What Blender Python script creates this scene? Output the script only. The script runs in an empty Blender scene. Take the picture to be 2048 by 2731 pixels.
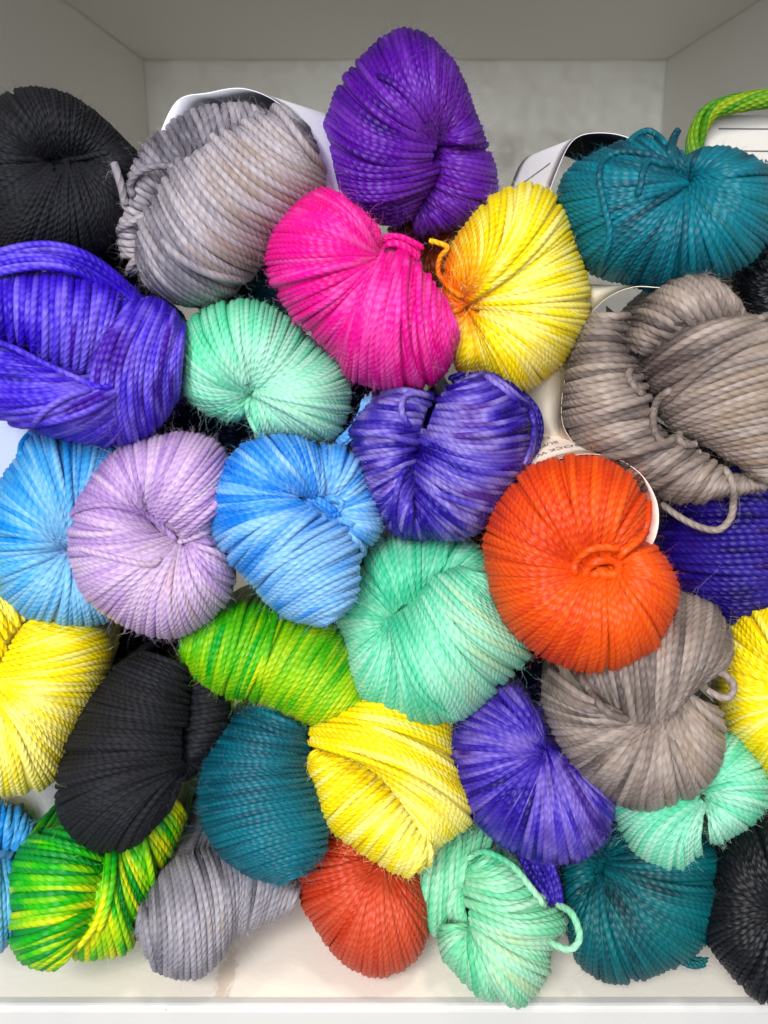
import bpy, math, random
import numpy as np
from mathutils import Vector

# ------------------------------------------------------------------ camera, world, lights, exposure
SC = bpy.context.scene
COL = SC.collection
FPX, CX, CY = 2407.0, 1024.0, 1365.5          # focal length and centre in photograph pixels (2048 x 2731)
PITCH = math.radians(16.8)
CAM = np.array([0.0, -0.223, 0.225])
cam_data = bpy.data.cameras.new('camera')
cam_data.sensor_fit = 'HORIZONTAL'
cam_data.sensor_width = 36.0
cam_data.lens = 36.0 * FPX / 2048.0
cam_data.clip_start, cam_data.clip_end = 0.01, 50.0
cam_data.dof.use_dof = True
cam_data.dof.focus_distance = 0.285
cam_data.dof.aperture_fstop = 20.0
cam = bpy.data.objects.new('camera', cam_data)
cam.location = CAM
cam.rotation_euler = (math.pi / 2 - PITCH, 0, 0)
COL.objects.link(cam)
SC.camera = cam

world = bpy.data.worlds.new('World')
SC.world = world
world.use_nodes = True
bg = world.node_tree.nodes['Background']
bg.inputs[0].default_value = (0.92, 0.95, 1.0, 1)
bg.inputs[1].default_value = 0.62

def area(name, loc, aim, size, power, col):
    d = bpy.data.lights.new(name, 'AREA')
    d.shape = 'RECTANGLE'
    d.size, d.size_y = size
    d.energy = power
    d.color = col
    o = bpy.data.objects.new(name, d)
    o.location = loc
    o.rotation_euler = (Vector(aim) - Vector(loc)).to_track_quat('-Z', 'Y').to_euler()
    COL.objects.link(o)
    return o
area('front_fill', (-0.16, -1.0, 0.46), (0.02, 0.15, 0.17), (0.6, 0.5), 20, (0.93, 0.96, 1.0))  # added fill lamp out of view, brightens the walls and the pile from the front
area('shop_spotlight', (-0.24, -0.78, 0.76), (0.0, 0.08, 0.14), (0.30, 0.24), 15, (1.0, 0.97, 0.92))
area('ceiling_lamp', (0.30, -0.50, 1.75), (0.05, 0.02, 0.05), (0.22, 0.22), 12, (1.0, 0.90, 0.76))
area('ceiling_lamp_far', (-0.35, -0.36, 1.75), (0.0, 0.02, 0.05), (0.12, 0.12), 7, (1.0, 0.92, 0.80))

SC.view_settings.view_transform = 'Standard'
SC.view_settings.look = 'None'
SC.view_settings.exposure = -0.70
SC.view_settings.gamma = 1.0
SC.render.engine = 'CYCLES'
SC.cycles.max_bounces = 6
SC.cycles.diffuse_bounces = 4

rng = np.random.default_rng(7)
random.seed(7)

# ------------------------------------------------------------------ helpers
def lin(h):
    h = h.lstrip('#')
    out = []
    for i in (0, 2, 4):
        c = int(h[i:i + 2], 16) / 255.0
        out.append(c / 12.92 if c <= 0.04045 else ((c + 0.055) / 1.055) ** 2.4)
    return (*out, 1.0)

cp, sp = math.cos(PITCH), math.sin(PITCH)
FWD = np.array([0, cp, -sp]); UP = np.array([0, sp, cp]); RIGHT = np.array([1.0, 0, 0])
def rays(px):
    px = np.asarray(px, float)
    d = FWD + ((px[..., 0:1] - CX) / FPX) * RIGHT - ((px[..., 1:2] - CY) / FPX) * UP
    return d / np.linalg.norm(d, axis=-1, keepdims=True)
class Plane:
    """A working plane standing in the shelf at a measured distance, facing the front."""
    def __init__(self, px, L):
        self.n = -rays(np.array(px, float))
        self.o = CAM - self.n * L
        self.L = L
        self.m = L / FPX                                    # metres per photograph pixel
    def at(self, px):
        d = rays(px)
        t = ((self.o - CAM) @ self.n) / (d @ self.n)
        return CAM + d * t[..., None]

def mesh_obj(name, verts, faces, mat, parent=None, uvs=None, smooth=True):
    me = bpy.data.meshes.new(name)
    verts = np.ascontiguousarray(verts, np.float32)
    faces = np.ascontiguousarray(faces, np.int32)
    nf, k = faces.shape
    me.vertices.add(len(verts)); me.vertices.foreach_set('co', verts.ravel())
    me.loops.add(nf * k); me.loops.foreach_set('vertex_index', faces.ravel())
    me.polygons.add(nf); me.polygons.foreach_set('loop_start', np.arange(0, nf * k, k, dtype=np.int32))
    me.polygons.foreach_set('use_smooth', np.full(nf, smooth))
    if uvs is not None:
        l = me.uv_layers.new(name='UVMap')
        l.uv.foreach_set('vector', np.ascontiguousarray(uvs, np.float32).ravel())
    me.update(calc_edges=True)
    me.materials.append(mat)
    o = bpy.data.objects.new(name, me)
    COL.objects.link(o)
    if parent is not None:
        o.parent = parent
    return o

def empty(name, loc):
    o = bpy.data.objects.new(name, None)
    o.empty_display_size = 0.02
    o.location = loc
    COL.objects.link(o)
    return o

def spline(pts, closed, s):
    """Catmull-Rom through pts at parameters s in 0..1"""
    p = np.asarray(pts, float); n = len(p)
    s = np.asarray(s, float)
    if closed:
        u = (s % 1.0) * n
        i = np.floor(u).astype(int); f = (u - i)[..., None]
        a, b, c, d = p[(i - 1) % n], p[i % n], p[(i + 1) % n], p[(i + 2) % n]
    else:
        ext = np.vstack([2 * p[0] - p[1], p, 2 * p[-1] - p[-2]])
        u = np.clip(s, 0, 1) * (n - 1)
        i = np.minimum(np.floor(u).astype(int), n - 2); f = (u - i)[..., None]
        a, b, c, d = ext[i], ext[i + 1], ext[i + 2], ext[i + 3]
    return 0.5 * (2 * b + (c - a) * f + (2 * a - 5 * b + 4 * c - d) * f ** 2 + (3 * b - a - 3 * c + d) * f ** 3)

def unit(v):
    return v / (np.linalg.norm(v, axis=-1, keepdims=True) + 1e-12)

SIDES = 7
PLY_LEAD = 4.4                                             # length of one full twist, in strand diameters
def tube(path, r, nrm=None, taper=False, flare=None):
    """A strand of yarn along path: returns vertices, faces and uv (u = twists along it, v = round it)."""
    path = np.asarray(path, float); n = len(path)
    T = unit(np.gradient(path, axis=0))
    if nrm is None:
        N = np.zeros_like(path); v = np.array([0.3, -0.8, 0.52])
        for i in range(n):
            v = v - T[i] * (v @ T[i]); v = v / (np.linalg.norm(v) + 1e-9); N[i] = v
    else:
        N = unit(nrm - T * np.sum(nrm * T, axis=1, keepdims=True))
    B = np.cross(T, N)
    rr = np.full(n, r)
    if flare is not None: rr = rr * flare
    if taper:
        rr[0] *= 0.35; rr[-1] *= 0.35
    a = np.arange(SIDES) / SIDES * 2 * math.pi
    ring = path[:, None] + rr[:, None, None] * (np.cos(a)[None, :, None] * B[:, None] + np.sin(a)[None, :, None] * N[:, None])
    seg = np.r_[0, np.cumsum(np.linalg.norm(np.diff(path, axis=0), axis=1))] / (PLY_LEAD * 2 * r)
    i, j = np.meshgrid(np.arange(n - 1), np.arange(SIDES), indexing='ij')
    j2 = (j + 1) % SIDES
    F = np.stack([i * SIDES + j, i * SIDES + j2, (i + 1) * SIDES + j2, (i + 1) * SIDES + j], -1).reshape(-1, 4)
    uv = np.stack([np.stack([seg[i], j / SIDES], -1), np.stack([seg[i], (j + 1) / SIDES], -1),
                   np.stack([seg[i + 1], (j + 1) / SIDES], -1), np.stack([seg[i + 1], j / SIDES], -1)], -2).reshape(-1, 2)
    V = ring.reshape(-1, 3)
    return V, F, uv

# ------------------------------------------------------------------ materials
def new_mat(name):
    m = bpy.data.materials.new(name); m.use_nodes = True
    nt = m.node_tree
    return m, nt, nt.nodes, nt.links, nt.nodes['Principled BSDF']

def yarn_material(name, cols, patch=26.0, along=0.9, per=0.35, zones=(), contrast=1.0, rough=0.48, ply=1.0):
    """Hand-dyed plied wool: colours drift along each strand, differ from strand to strand, three plies in relief."""
    m, nt, N, L, P = new_mat(name)
    tc = N.new('ShaderNodeTexCoord'); uv = N.new('ShaderNodeSeparateXYZ'); L.new(tc.outputs['UV'], uv.inputs[0])
    oi = N.new('ShaderNodeObjectInfo')
    def math_(op, a, b=None, c=None):
        n = N.new('ShaderNodeMath'); n.operation = op
        for k, v in enumerate((a, b, c)):
            if v is None: continue
            if isinstance(v, (int, float)): n.inputs[k].default_value = v
            else: L.new(v, n.inputs[k])
        return n.outputs[0]
    n1 = N.new('ShaderNodeTexNoise'); n1.inputs['Scale'].default_value = patch; n1.inputs['Detail'].default_value = 2.0
    L.new(tc.outputs['Object'], n1.inputs['Vector'])
    comb = N.new('ShaderNodeCombineXYZ')
    L.new(math_('MULTIPLY', uv.outputs[0], 0.55), comb.inputs[0]); L.new(math_('MULTIPLY', oi.outputs['Random'], 91.0), comb.inputs[1])
    n2 = N.new('ShaderNodeTexNoise'); n2.inputs['Scale'].default_value = 1.0; n2.inputs['Detail'].default_value = 1.5
    L.new(comb.outputs[0], n2.inputs['Vector'])
    f = math_('ADD', math_('MULTIPLY', math_('SUBTRACT', n1.outputs['Fac'], 0.5), 1.5 * contrast),
              math_('MULTIPLY', math_('SUBTRACT', n2.outputs['Fac'], 0.5), along * contrast))
    f = math_('ADD', f, math_('MULTIPLY', math_('SUBTRACT', oi.outputs['Random'], 0.5), per * contrast))
    f = math_('ADD', f, 0.5)
    ramp = N.new('ShaderNodeValToRGB'); L.new(f, ramp.inputs[0])
    els = ramp.color_ramp.elements
    while len(els) < len(cols): els.new(0.5)
    for k, c in enumerate(cols):
        els[k].position = 0.12 + 0.76 * k / max(1, len(cols) - 1); els[k].color = lin(c)
    colour = ramp.outputs[0]
    for (loc, rad, hexc) in zones:                          # a tinted section of the hank
        d = N.new('ShaderNodeVectorMath'); d.operation = 'DISTANCE'
        L.new(tc.outputs['Object'], d.inputs[0]); d.inputs[1].default_value = tuple(loc)
        w = math_('ADD', d.outputs['Value'], math_('MULTIPLY', math_('SUBTRACT', n2.outputs['Fac'], 0.5), rad * 0.7))
        mr = N.new('ShaderNodeMapRange'); mr.interpolation_type = 'SMOOTHSTEP'
        L.new(w, mr.inputs[0]); mr.inputs[1].default_value = rad * 0.25; mr.inputs[2].default_value = rad
        mr.inputs[3].default_value = 1.0; mr.inputs[4].default_value = 0.0
        mx = N.new('ShaderNodeMix'); mx.data_type = 'RGBA'
        L.new(mr.outputs[0], mx.inputs[0]); L.new(colour, mx.inputs[6]); mx.inputs[7].default_value = lin(hexc)
        colour = mx.outputs[2]
    # plies
    ph = math_('MULTIPLY', math_('ADD', uv.outputs[0], uv.outputs[1]), 4.0)
    ridge = math_('ABSOLUTE', math_('SINE', math_('MULTIPLY', ph, math.pi)))
    c2 = N.new('ShaderNodeCombineXYZ')                      # fibres lying along each ply
    L.new(math_('MULTIPLY', ph, 4.0), c2.inputs[0]); L.new(math_('MULTIPLY', uv.outputs[0], 1.0), c2.inputs[1]); L.new(oi.outputs['Random'], c2.inputs[2])
    n3 = N.new('ShaderNodeTexNoise'); n3.inputs['Scale'].default_value = 1.6; n3.inputs['Detail'].default_value = 2.0
    L.new(c2.outputs[0], n3.inputs['Vector'])
    hs = N.new('ShaderNodeHueSaturation'); L.new(colour, hs.inputs['Color'])
    L.new(math_('ADD', math_('MULTIPLY', n3.outputs['Fac'], 0.34), 0.55), hs.inputs['Value']); hs.inputs['Saturation'].default_value = 1.06
    L.new(hs.outputs[0], P.inputs['Base Color'])
    hgt = math_('ADD', math_('POWER', ridge, 0.8), math_('MULTIPLY', n3.outputs['Fac'], 0.35))
    b = N.new('ShaderNodeBump'); b.inputs['Strength'].default_value = 1.0; b.inputs['Distance'].default_value = 0.00018 * ply
    L.new(hgt, b.inputs['Height']); L.new(b.outputs[0], P.inputs['Normal'])
    P.inputs['Roughness'].default_value = rough
    P.inputs['Specular IOR Level'].default_value = 0.25
    P.inputs['Sheen Weight'].default_value = 0.08
    P.inputs['Sheen Roughness'].default_value = 0.45
    L.new(colour, P.inputs['Sheen Tint'])
    return m

def fuzz_material(name, hexc):
    m, nt, N, L, P = new_mat(name)
    P.inputs['Base Color'].default_value = lin(hexc)
    P.inputs['Roughness'].default_value = 0.6
    P.inputs['Sheen Weight'].default_value = 0.3
    return m

def paper_material(name, hexc):
    m, nt, N, L, P = new_mat(name)
    tc = N.new('ShaderNodeTexCoord')
    n = N.new('ShaderNodeTexNoise'); n.inputs['Scale'].default_value = 700; n.inputs['Detail'].default_value = 3
    L.new(tc.outputs['Object'], n.inputs['Vector'])
    b = N.new('ShaderNodeBump'); b.inputs['Distance'].default_value = 0.00008; L.new(n.outputs['Fac'], b.inputs['Height'])
    L.new(b.outputs[0], P.inputs['Normal'])
    P.inputs['Base Color'].default_value = lin(hexc); P.inputs['Roughness'].default_value = 0.85; P.inputs['Specular IOR Level'].default_value = 0.15
    return m
INK = fuzz_material('printing_ink', '2a2a30')

def panel_material(name, hexc, rough=0.42, grain=0.03):
    m, nt, N, L, P = new_mat(name)
    tc = N.new('ShaderNodeTexCoord')
    n = N.new('ShaderNodeTexNoise'); n.inputs['Scale'].default_value = 9; n.inputs['Detail'].default_value = 5
    L.new(tc.outputs['Object'], n.inputs['Vector'])
    hs = N.new('ShaderNodeHueSaturation'); hs.inputs['Color'].default_value = lin(hexc)
    mr = N.new('ShaderNodeMapRange'); L.new(n.outputs['Fac'], mr.inputs[0]); mr.inputs[3].default_value = 1 - grain; mr.inputs[4].default_value = 1 + grain
    L.new(mr.outputs[0], hs.inputs['Value'])
    n4 = N.new('ShaderNodeTexNoise'); n4.inputs['Scale'].default_value = 260; n4.inputs['Detail'].default_value = 2
    L.new(tc.outputs['Object'], n4.inputs['Vector'])
    sm = N.new('ShaderNodeMapRange'); L.new(n4.outputs['Fac'], sm.inputs[0]); sm.inputs[1].default_value = 0.80; sm.inputs[2].default_value = 0.83
    mx = N.new('ShaderNodeMix'); mx.data_type = 'RGBA'; L.new(sm.outputs[0], mx.inputs[0]); L.new(hs.outputs[0], mx.inputs[6]); mx.inputs[7].default_value = lin('6a6058')
    L.new(mx.outputs[2], P.inputs['Base Color'])
    n2 = N.new('ShaderNodeTexNoise'); n2.inputs['Scale'].default_value = 420; L.new(tc.outputs['Object'], n2.inputs['Vector'])
    b = N.new('ShaderNodeBump'); b.inputs['Distance'].default_value = 0.00006; L.new(n2.outputs['Fac'], b.inputs['Height'])
    L.new(b.outputs[0], P.inputs['Normal'])
    P.inputs['Roughness'].default_value = rough
    return m

# ------------------------------------------------------------------ the shelf
XL, XR, ZT, YB = -0.154, 0.181, 0.335, 0.413
def box(name, lo, hi, mat, parent=None, bevel=0.0):
    import bmesh
    bm = bmesh.new(); bmesh.ops.create_cube(bm, size=1.0)
    lo, hi = np.array(lo), np.array(hi)
    for v in bm.verts:
        v.co = Vector((lo + hi) / 2 + np.array(v.co) * (hi - lo))
    if bevel: bmesh.ops.bevel(bm, geom=bm.edges[:], offset=bevel, segments=3, affect='EDGES')
    me = bpy.data.meshes.new(name); bm.to_mesh(me); bm.free(); me.materials.append(mat)
    o = bpy.data.objects.new(name, me); COL.objects.link(o)
    if parent is not None: o.parent = parent
    return o
M_SHELF = panel_material('white_melamine', 'f1efe7')
M_FLOOR = panel_material('white_melamine_worn', 'ece4d8', rough=0.38, grain=0.05)
def wear_mark(m, x, y, w, l):
    """a rubbed patch where the laminate has worn to the brown board"""
    nt = m.node_tree; N, L = nt.nodes, nt.links; P = N['Principled BSDF']
    src = P.inputs['Base Color'].links[0].from_socket
    tc = N.new('ShaderNodeTexCoord'); mp = N.new('ShaderNodeVectorMath'); mp.operation = 'SUBTRACT'
    L.new(tc.outputs['Object'], mp.inputs[0]); mp.inputs[1].default_value = (x, y, 0)
    sc = N.new('ShaderNodeVectorMath'); sc.operation = 'MULTIPLY'; L.new(mp.outputs[0], sc.inputs[0]); sc.inputs[1].default_value = (1 / w, 1 / l, 0)
    ln = N.new('ShaderNodeVectorMath'); ln.operation = 'LENGTH'; L.new(sc.outputs[0], ln.inputs[0])
    n = N.new('ShaderNodeTexNoise'); n.inputs['Scale'].default_value = 1.0; n.inputs['Detail'].default_value = 4
    st = N.new('ShaderNodeVectorMath'); st.operation = 'MULTIPLY'; L.new(tc.outputs['Object'], st.inputs[0]); st.inputs[1].default_value = (900, 260, 0)
    L.new(st.outputs[0], n.inputs['Vector'])
    a = N.new('ShaderNodeMath'); a.operation = 'MULTIPLY_ADD'; L.new(n.outputs['Fac'], a.inputs[0]); a.inputs[1].default_value = 1.4; L.new(ln.outputs['Value'], a.inputs[2])
    r = N.new('ShaderNodeMapRange'); L.new(a.outputs[0], r.inputs[0]); r.inputs[1].default_value = 1.35; r.inputs[2].default_value = 1.75; r.inputs[3].default_value = 0.45; r.inputs[4].default_value = 0.0
    mx = N.new('ShaderNodeMix'); mx.data_type = 'RGBA'; L.new(r.outputs[0], mx.inputs[0]); L.new(src, mx.inputs[6]); mx.inputs[7].default_value = lin('a98c6a')
    L.new(mx.outputs[2], P.inputs['Base Color'])
wear_mark(M_FLOOR, -0.0505, 0.011, 0.0035, 0.012)
M_EDGE = panel_material('white_edge_band', 'bfbdba', rough=0.5, grain=0.02)
shelf = empty('shelf_unit', (0, 0, 0))
shelf['label'] = 'white laminate shelf compartment holding the whole pile of yarn'
shelf['category'] = 'shelf'
bottom = box('bottom_panel', (XL - 0.2, 0.00135, -0.036), (XR + 0.2, YB, 0.0), M_FLOOR, shelf)
prof = [(0.0012, -0.036), (0.0012, 0.0002), (-0.0008, 0.0002), (-0.0016, -0.0001), (-0.0022, -0.0008), (-0.0025, -0.0018), (-0.0025, -0.036)]
np_ = len(prof)
ev = np.array([(x, y, z) for x in (XL - 0.2, XR + 0.2) for (y, z) in prof])
mesh_obj('edge_band', ev, np.array([(k, (k + 1) % np_, np_ + (k + 1) % np_, np_ + k) for k in range(np_)]), M_EDGE, bottom, smooth=False)
box('top_panel', (XL, 0.0, ZT), (XR, YB, ZT + 0.036), M_SHELF, shelf, bevel=0.0008)
box('side_panel', (XL - 0.018, 0.0, 0.0005), (XL, YB, ZT + 0.036), M_SHELF, shelf, bevel=0.0008)
box('side_panel', (XR, 0.0, 0.0005), (XR + 0.018, YB, ZT + 0.036), M_SHELF, shelf, bevel=0.0008)

# rough painted wall closing the back of the compartment, with a ridge of old plaster
nx, nz = 220, 220
xs = np.linspace(XL - 0.02, XR + 0.02, nx); zs = np.linspace(0.0, ZT + 0.03, nz)
gx, gz = np.meshgrid(xs, zs, indexing='ij')
def vnoise(x, z, sc, seed):
    g = np.random.default_rng(seed).random((64, 64))
    u, v = x * sc + 100, z * sc + 100
    i, j = np.floor(u).astype(int), np.floor(v).astype(int); fu, fv = u - i, v - j
    fu, fv = fu * fu * (3 - 2 * fu), fv * fv * (3 - 2 * fv)
    A = lambda a, b: g[a % 64, b % 64]
    return (A(i, j) * (1 - fu) + A(i + 1, j) * fu) * (1 - fv) + (A(i, j + 1) * (1 - fu) + A(i + 1, j + 1) * fu) * fv
dep = 0.0040 * vnoise(gx, gz, 45, 1) + 0.0020 * vnoise(gx, gz, 150, 2) + 0.0024 * vnoise(gx, gz * 0.15, 90, 6)
zr = 0.277 + 0.006 * vnoise(gx, gz * 0, 60, 3)
ridge = np.exp(-((gz - zr) / 0.007) ** 2) * (0.002 + 0.034 * vnoise(gx, gz * 0.6, 150, 4) * vnoise(gx, gz, 60, 5))
gy = YB + 0.007 - dep - ridge
V = np.stack([gx, gy, gz], -1).reshape(-1, 3)
i, j = np.meshgrid(np.arange(nx - 1), np.arange(nz - 1), indexing='ij')
F = np.stack([i * nz + j, (i + 1) * nz + j, (i + 1) * nz + j + 1, i * nz + j + 1], -1).reshape(-1, 4)
wall = mesh_obj('back_wall', V, F, panel_material('painted_plaster', 'f2efe6', rough=0.5, grain=0.06))
wall['kind'] = 'structure'

# ------------------------------------------------------------------ yarn skeins
YB_DIR = np.array([0, 1.0, 0])
FIBRE_COUNT = [0]

def ell(c, rx, ry, R, rot=0.0):
    """starting points round a dimple: an ellipse, each point on the side of its end on the outline"""
    out = []
    for p in R:
        a = math.atan2(p[1] - c[1], p[0] - c[0])
        out.append((c[0] + rx * math.cos(a + rot), c[1] + ry * math.sin(a + rot)))
    return out

class Skein:
    def __init__(self, label, centre, L, rpx, cols, fuzz=700, category='yarn skein', name='yarn_skein', zones=(), matkw=None, tail=0.06, flen=1.0, fuzzcol=None, backmix=0.55):
        self.pl = Plane(centre, L)
        self.r = rpx * 0.77 * self.pl.m
        base = self.pl.o.copy()
        self.base = np.array([base[0], base[1] + 0.02, max(0.002, base[2] - 0.03)])
        self.root = empty(name, self.base)
        self.root['label'] = label; self.root['category'] = category; self.root['group'] = 'yarn skeins piled in the shelf'
        zs_ = [(self.pl.at(np.array([[z[0], z[1]]], float))[0] + self.pl.n * self.pl.m * z[4] - self.base, z[2] * self.pl.m, z[3]) for z in zones]
        self.mat = yarn_material('wool_' + name, cols, zones=zs_, **(matkw or {}))
        self.fz = fuzz_material('wool_fibre', fuzzcol or cols[len(cols) // 2])
        self.nf, self.flen, self.tail = fuzz, flen, tail
        self.back = unit(-self.pl.n * (1 - backmix) + YB_DIR * backmix)
        self.samples = []; self.pts = []
        self.centre = self.pl.o
    # surface of a fold: s across the strands, th along one
    def surf(self, lb, s, th, ds=0.0):
        pl = self.pl
        C = pl.at(spline(lb['C'], lb['closed'], s)); R = pl.at(spline(lb['R'], lb['closed'], s + ds + lb['spin']))
        D = R - C; Ln = np.linalg.norm(D, axis=-1)
        ss = np.linspace(0, 1, 33)
        Lall = np.linalg.norm(pl.at(spline(lb['R'], lb['closed'], ss + lb['spin'])) - pl.at(spline(lb['C'], lb['closed'], ss)), axis=-1)
        H = lb['h'] * (0.55 * Ln + 0.45 * Lall.mean())
        t0, t1 = lb['t0'], lb['t1']
        f = (np.sin(th) - math.sin(t0)) / (math.sin(t1) - math.sin(t0))
        perp = unit(np.cross(pl.n, D))
        bow = np.interp(s % 1.0 if lb['closed'] else s, np.linspace(0, 1, len(lb['bow'])), lb['bow'])
        P = C[:, None] + D[:, None] * f[None, :, None]
        P = P + perp[:, None] * (bow * Ln)[:, None, None] * np.sin(np.clip(f, 0, 1) * math.pi)[None, :, None]
        z = H[:, None] * np.cos(th)[None, :] + lb['dz'] * pl.m
        # slow unevenness of the wound yarn
        if lb['lump']:
            z = z + lb['lump'] * self.r * np.sin(f[None] * 5.0 + s[:, None] * 12.566 + lb['ph']) * np.sin(s[:, None] * 18.85 + lb['ph'] * 2)
        return P + pl.n * z[..., None]
    def fold(self, C, R, t0=-62, t1=90, h=None, bow=(0.0,), dz=0.0, closed=False, tails=None, gap=0.86, lump=0.7, tail=None, jit=1.0, nfac=1.0, spin=0.0):
        r = self.r
        t0, t1 = math.radians(t0 + 8 if t0 > -75 else t0), math.radians(t1)
        if h is None: h = 0.78 if t0 > math.radians(-75) else 0.5
        lb = dict(C=C, R=R, t0=t0, t1=t1, h=h * 1.5, bow=np.atleast_1d(bow), dz=dz, closed=closed, lump=lump, ph=rng.random() * 6, spin=spin)
        if tails is None: tails = (t0 < math.radians(-75), True)
        tl = self.tail if tail is None else tail
        # number of strands from the widest run across the fold
        ss = np.linspace(0, 1, 121)
        thm = np.linspace(t0, t1, 9)
        G = self.surf(lb, ss, thm)
        seg = np.linalg.norm(np.diff(G, axis=0), axis=-1)
        tot = seg.sum(0); k = int(np.argmax(tot))
        # even spacing along a mix of the widest line
        den = np.maximum(seg[:, k], seg.max(1)); w = np.r_[0, np.cumsum(den)]
        n = max(3, int(w[-1] / (2 * r * gap) * nfac))
        sv = np.interp((np.arange(n) + (0.5 if closed else 0.25)) / (n if closed else n - 0.5) * w[-1], w, ss)
        NT = 30
        th = np.linspace(t0, t1, NT)
        e = 1e-3
        P = self.surf(lb, sv, th)
        Ps = self.surf(lb, sv + e, th); Pm = self.surf(lb, sv - e, th)
        dS = Ps - Pm
        if not closed:                                       # one-sided at the ends
            dS[0] = self.surf(lb, sv[:1] + 2 * e, th)[0] - P[0]; dS[-1] = P[-1] - self.surf(lb, sv[-1:] - 2 * e, th)[0]
        dT = np.gradient(P, axis=1)
        Nn = unit(np.cross(dS, dT))
        sg = np.sign((Nn[:, NT // 2] @ self.pl.n).mean()) or 1.0
        Nn = Nn * sg
        bad = (Nn @ self.pl.n) < -0.3
        Nn = np.where(bad[..., None], self.pl.n[None, None], Nn)
        # the body of the fold under its outer strands
        nb = 60 if closed else 40
        sb = (np.arange(nb) / nb) if closed else np.linspace(0, 1, nb)
        tb = np.linspace(t0, t1, 18)
        Gb = self.surf(lb, sb, tb)
        dSb = np.gradient(self.surf(lb, sb, tb), axis=0); dTb = np.gradient(Gb, axis=1)
        if closed: dSb = self.surf(lb, sb + 2e-3, tb) - self.surf(lb, sb - 2e-3, tb)
        Nb = unit(np.cross(dSb, dTb)); Nb = Nb * (np.sign((Nb[:, 9] @ self.pl.n).mean()) or 1.0)
        Nb = np.where(((Nb @ self.pl.n) < -0.3)[..., None], self.pl.n[None, None], Nb)
        Gb = Gb - Nb * r * 0.25
        cen = Gb.mean((0, 1))
        rows = [Gb]
        for q, kk in ((0.25, 0.03), (0.6, 0.08), (1.0, 0.22)):
            e1 = Gb[:, -1] + self.back * tl * q
            rows.append((e1 + (cen + self.back * tl * q - e1) * kk)[:, None])
        Gb = np.concatenate(rows, 1)
        pre = []                                            # and its other side, down into the crease
        if closed:
            c0 = Gb[:, 0].mean(0)
            for kk in (1.0, 0.6, 0.25):
                pre.append((Gb[:, 0] + (c0 - Gb[:, 0]) * kk - self.pl.n * r * 1.2 * kk)[:, None])
        for q, kk in (() if closed else ((1.0, 0.22), (0.6, 0.08), (0.25, 0.03))):
            e0 = Gb[:, 0] + self.back * tl * q
            pre.append((e0 + (cen + self.back * tl * q - e0) * (kk if tails[0] else -0.5 * kk))[:, None])
        Gb = np.concatenate(pre + [Gb], 1)
        Gb[..., 2] = np.maximum(Gb[..., 2], 0.0012)
        a, b = Gb.shape[:2]
        i, j = np.meshgrid(np.arange(a if closed else a - 1), np.arange(b - 1), indexing='ij')
        F = np.stack([i * b + j, ((i + 1) % a) * b + j, ((i + 1) % a) * b + j + 1, i * b + j + 1], -1).reshape(-1, 4)
        body = mesh_obj('yarn_fold', Gb.reshape(-1, 3) - self.base, F, self.mat, self.root,
                        uvs=np.zeros((len(F) * 4, 2)))
        # the strands wound over it
        fr = (np.sin(th) - math.sin(t0)) / (math.sin(t1) - math.sin(t0))
        grp = np.zeros((n, 3)); q = 0                       # strands lie in small hanks that ride up over their neighbours
        while q < n:
            m = int(rng.integers(4, 10)); grp[q:q + m] = rng.normal(size=3); q += m
        if n < 8: grp *= 0
        cross = {}                                           # a few strands cross the others at a slant
        if n > 24:
            for q in rng.choice(n, max(2, n // 20), replace=False):
                cross[int(q)] = rng.choice([-1, 1]) * rng.uniform(2.5, 6.0) / n
        for q in range(n):
            p = P[q].copy(); nn = Nn[q]
            if q in cross:
                p = self.surf(lb, sv[q:q + 1] - cross[q] * 0.5, th, ds=cross[q])[0] + nn * (r * 0.8 * np.sin(np.linspace(0.35, 2.9, NT)))[:, None]
            side = unit(np.cross(nn, dT[q]))
            ph1, ph2 = rng.random(2) * 6.28
            wob = jit * r * (0.2 * np.sin(fr * rng.uniform(3, 7) + ph1) + 0.25 * rng.normal() * (fr - 0.35) + 0.9 * grp[q, 1] * (fr - 0.3) * np.clip(0.9 - fr, 0, 1))
            lift = jit * r * (0.12 * rng.normal() + 0.12 * np.sin(fr * rng.uniform(3, 8) + ph2) + 0.17 * grp[q, 0] * np.sin(np.clip(fr, 0, 1) * math.pi) ** 0.7)
            p = p + side * wob[:, None] + nn * lift[:, None]
            p = p + dT[q] * (grp[q, 2] * 1.2 * np.clip(1 - fr / 0.3, 0, 1))[:, None]
            if t0 > math.radians(-75) and q % 2:            # every other strand slips under its neighbours at the crease
                p = p - nn * (r * 1.3 * np.clip(1 - fr / 0.45, 0, 1) ** 1.3)[:, None]
            path = [p]; nl = [nn]
            out = []
            for qq, kk in ((0.12, 0.012), (0.3, 0.04), (0.6, 0.09), (1.0, 0.22)):
                e1 = p[-1] + self.back * tl * qq
                out.append(e1 + (cen + self.back * tl * qq - e1) * kk)
            path.append(np.array(out)); nl.append(np.repeat(nn[-1:], 4, 0))
            if tails[0]:
                out = []
                for qq, kk in ((1.0, 0.22), (0.6, 0.09), (0.3, 0.04), (0.12, 0.012)):
                    e1 = p[0] + self.back * tl * qq
                    out.append(e1 + (cen + self.back * tl * qq - e1) * kk)
                path.insert(0, np.array(out)); nl.insert(0, np.repeat(nn[:1], 4, 0))
            path = np.concatenate(path); nl = np.concatenate(nl)
            path[:, 2] = np.maximum(path[:, 2], r + 0.0004)
            path[:, 0] = np.clip(path[:, 0], XL + r, XR - r); path[:, 1] = np.minimum(path[:, 1], YB - r - 0.008)
            fl = np.interp(np.arange(len(path)), [0, len(path) - 12, len(path) - 4, len(path) - 1], [1.0, 1.0, 1.12, 1.12])
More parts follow.
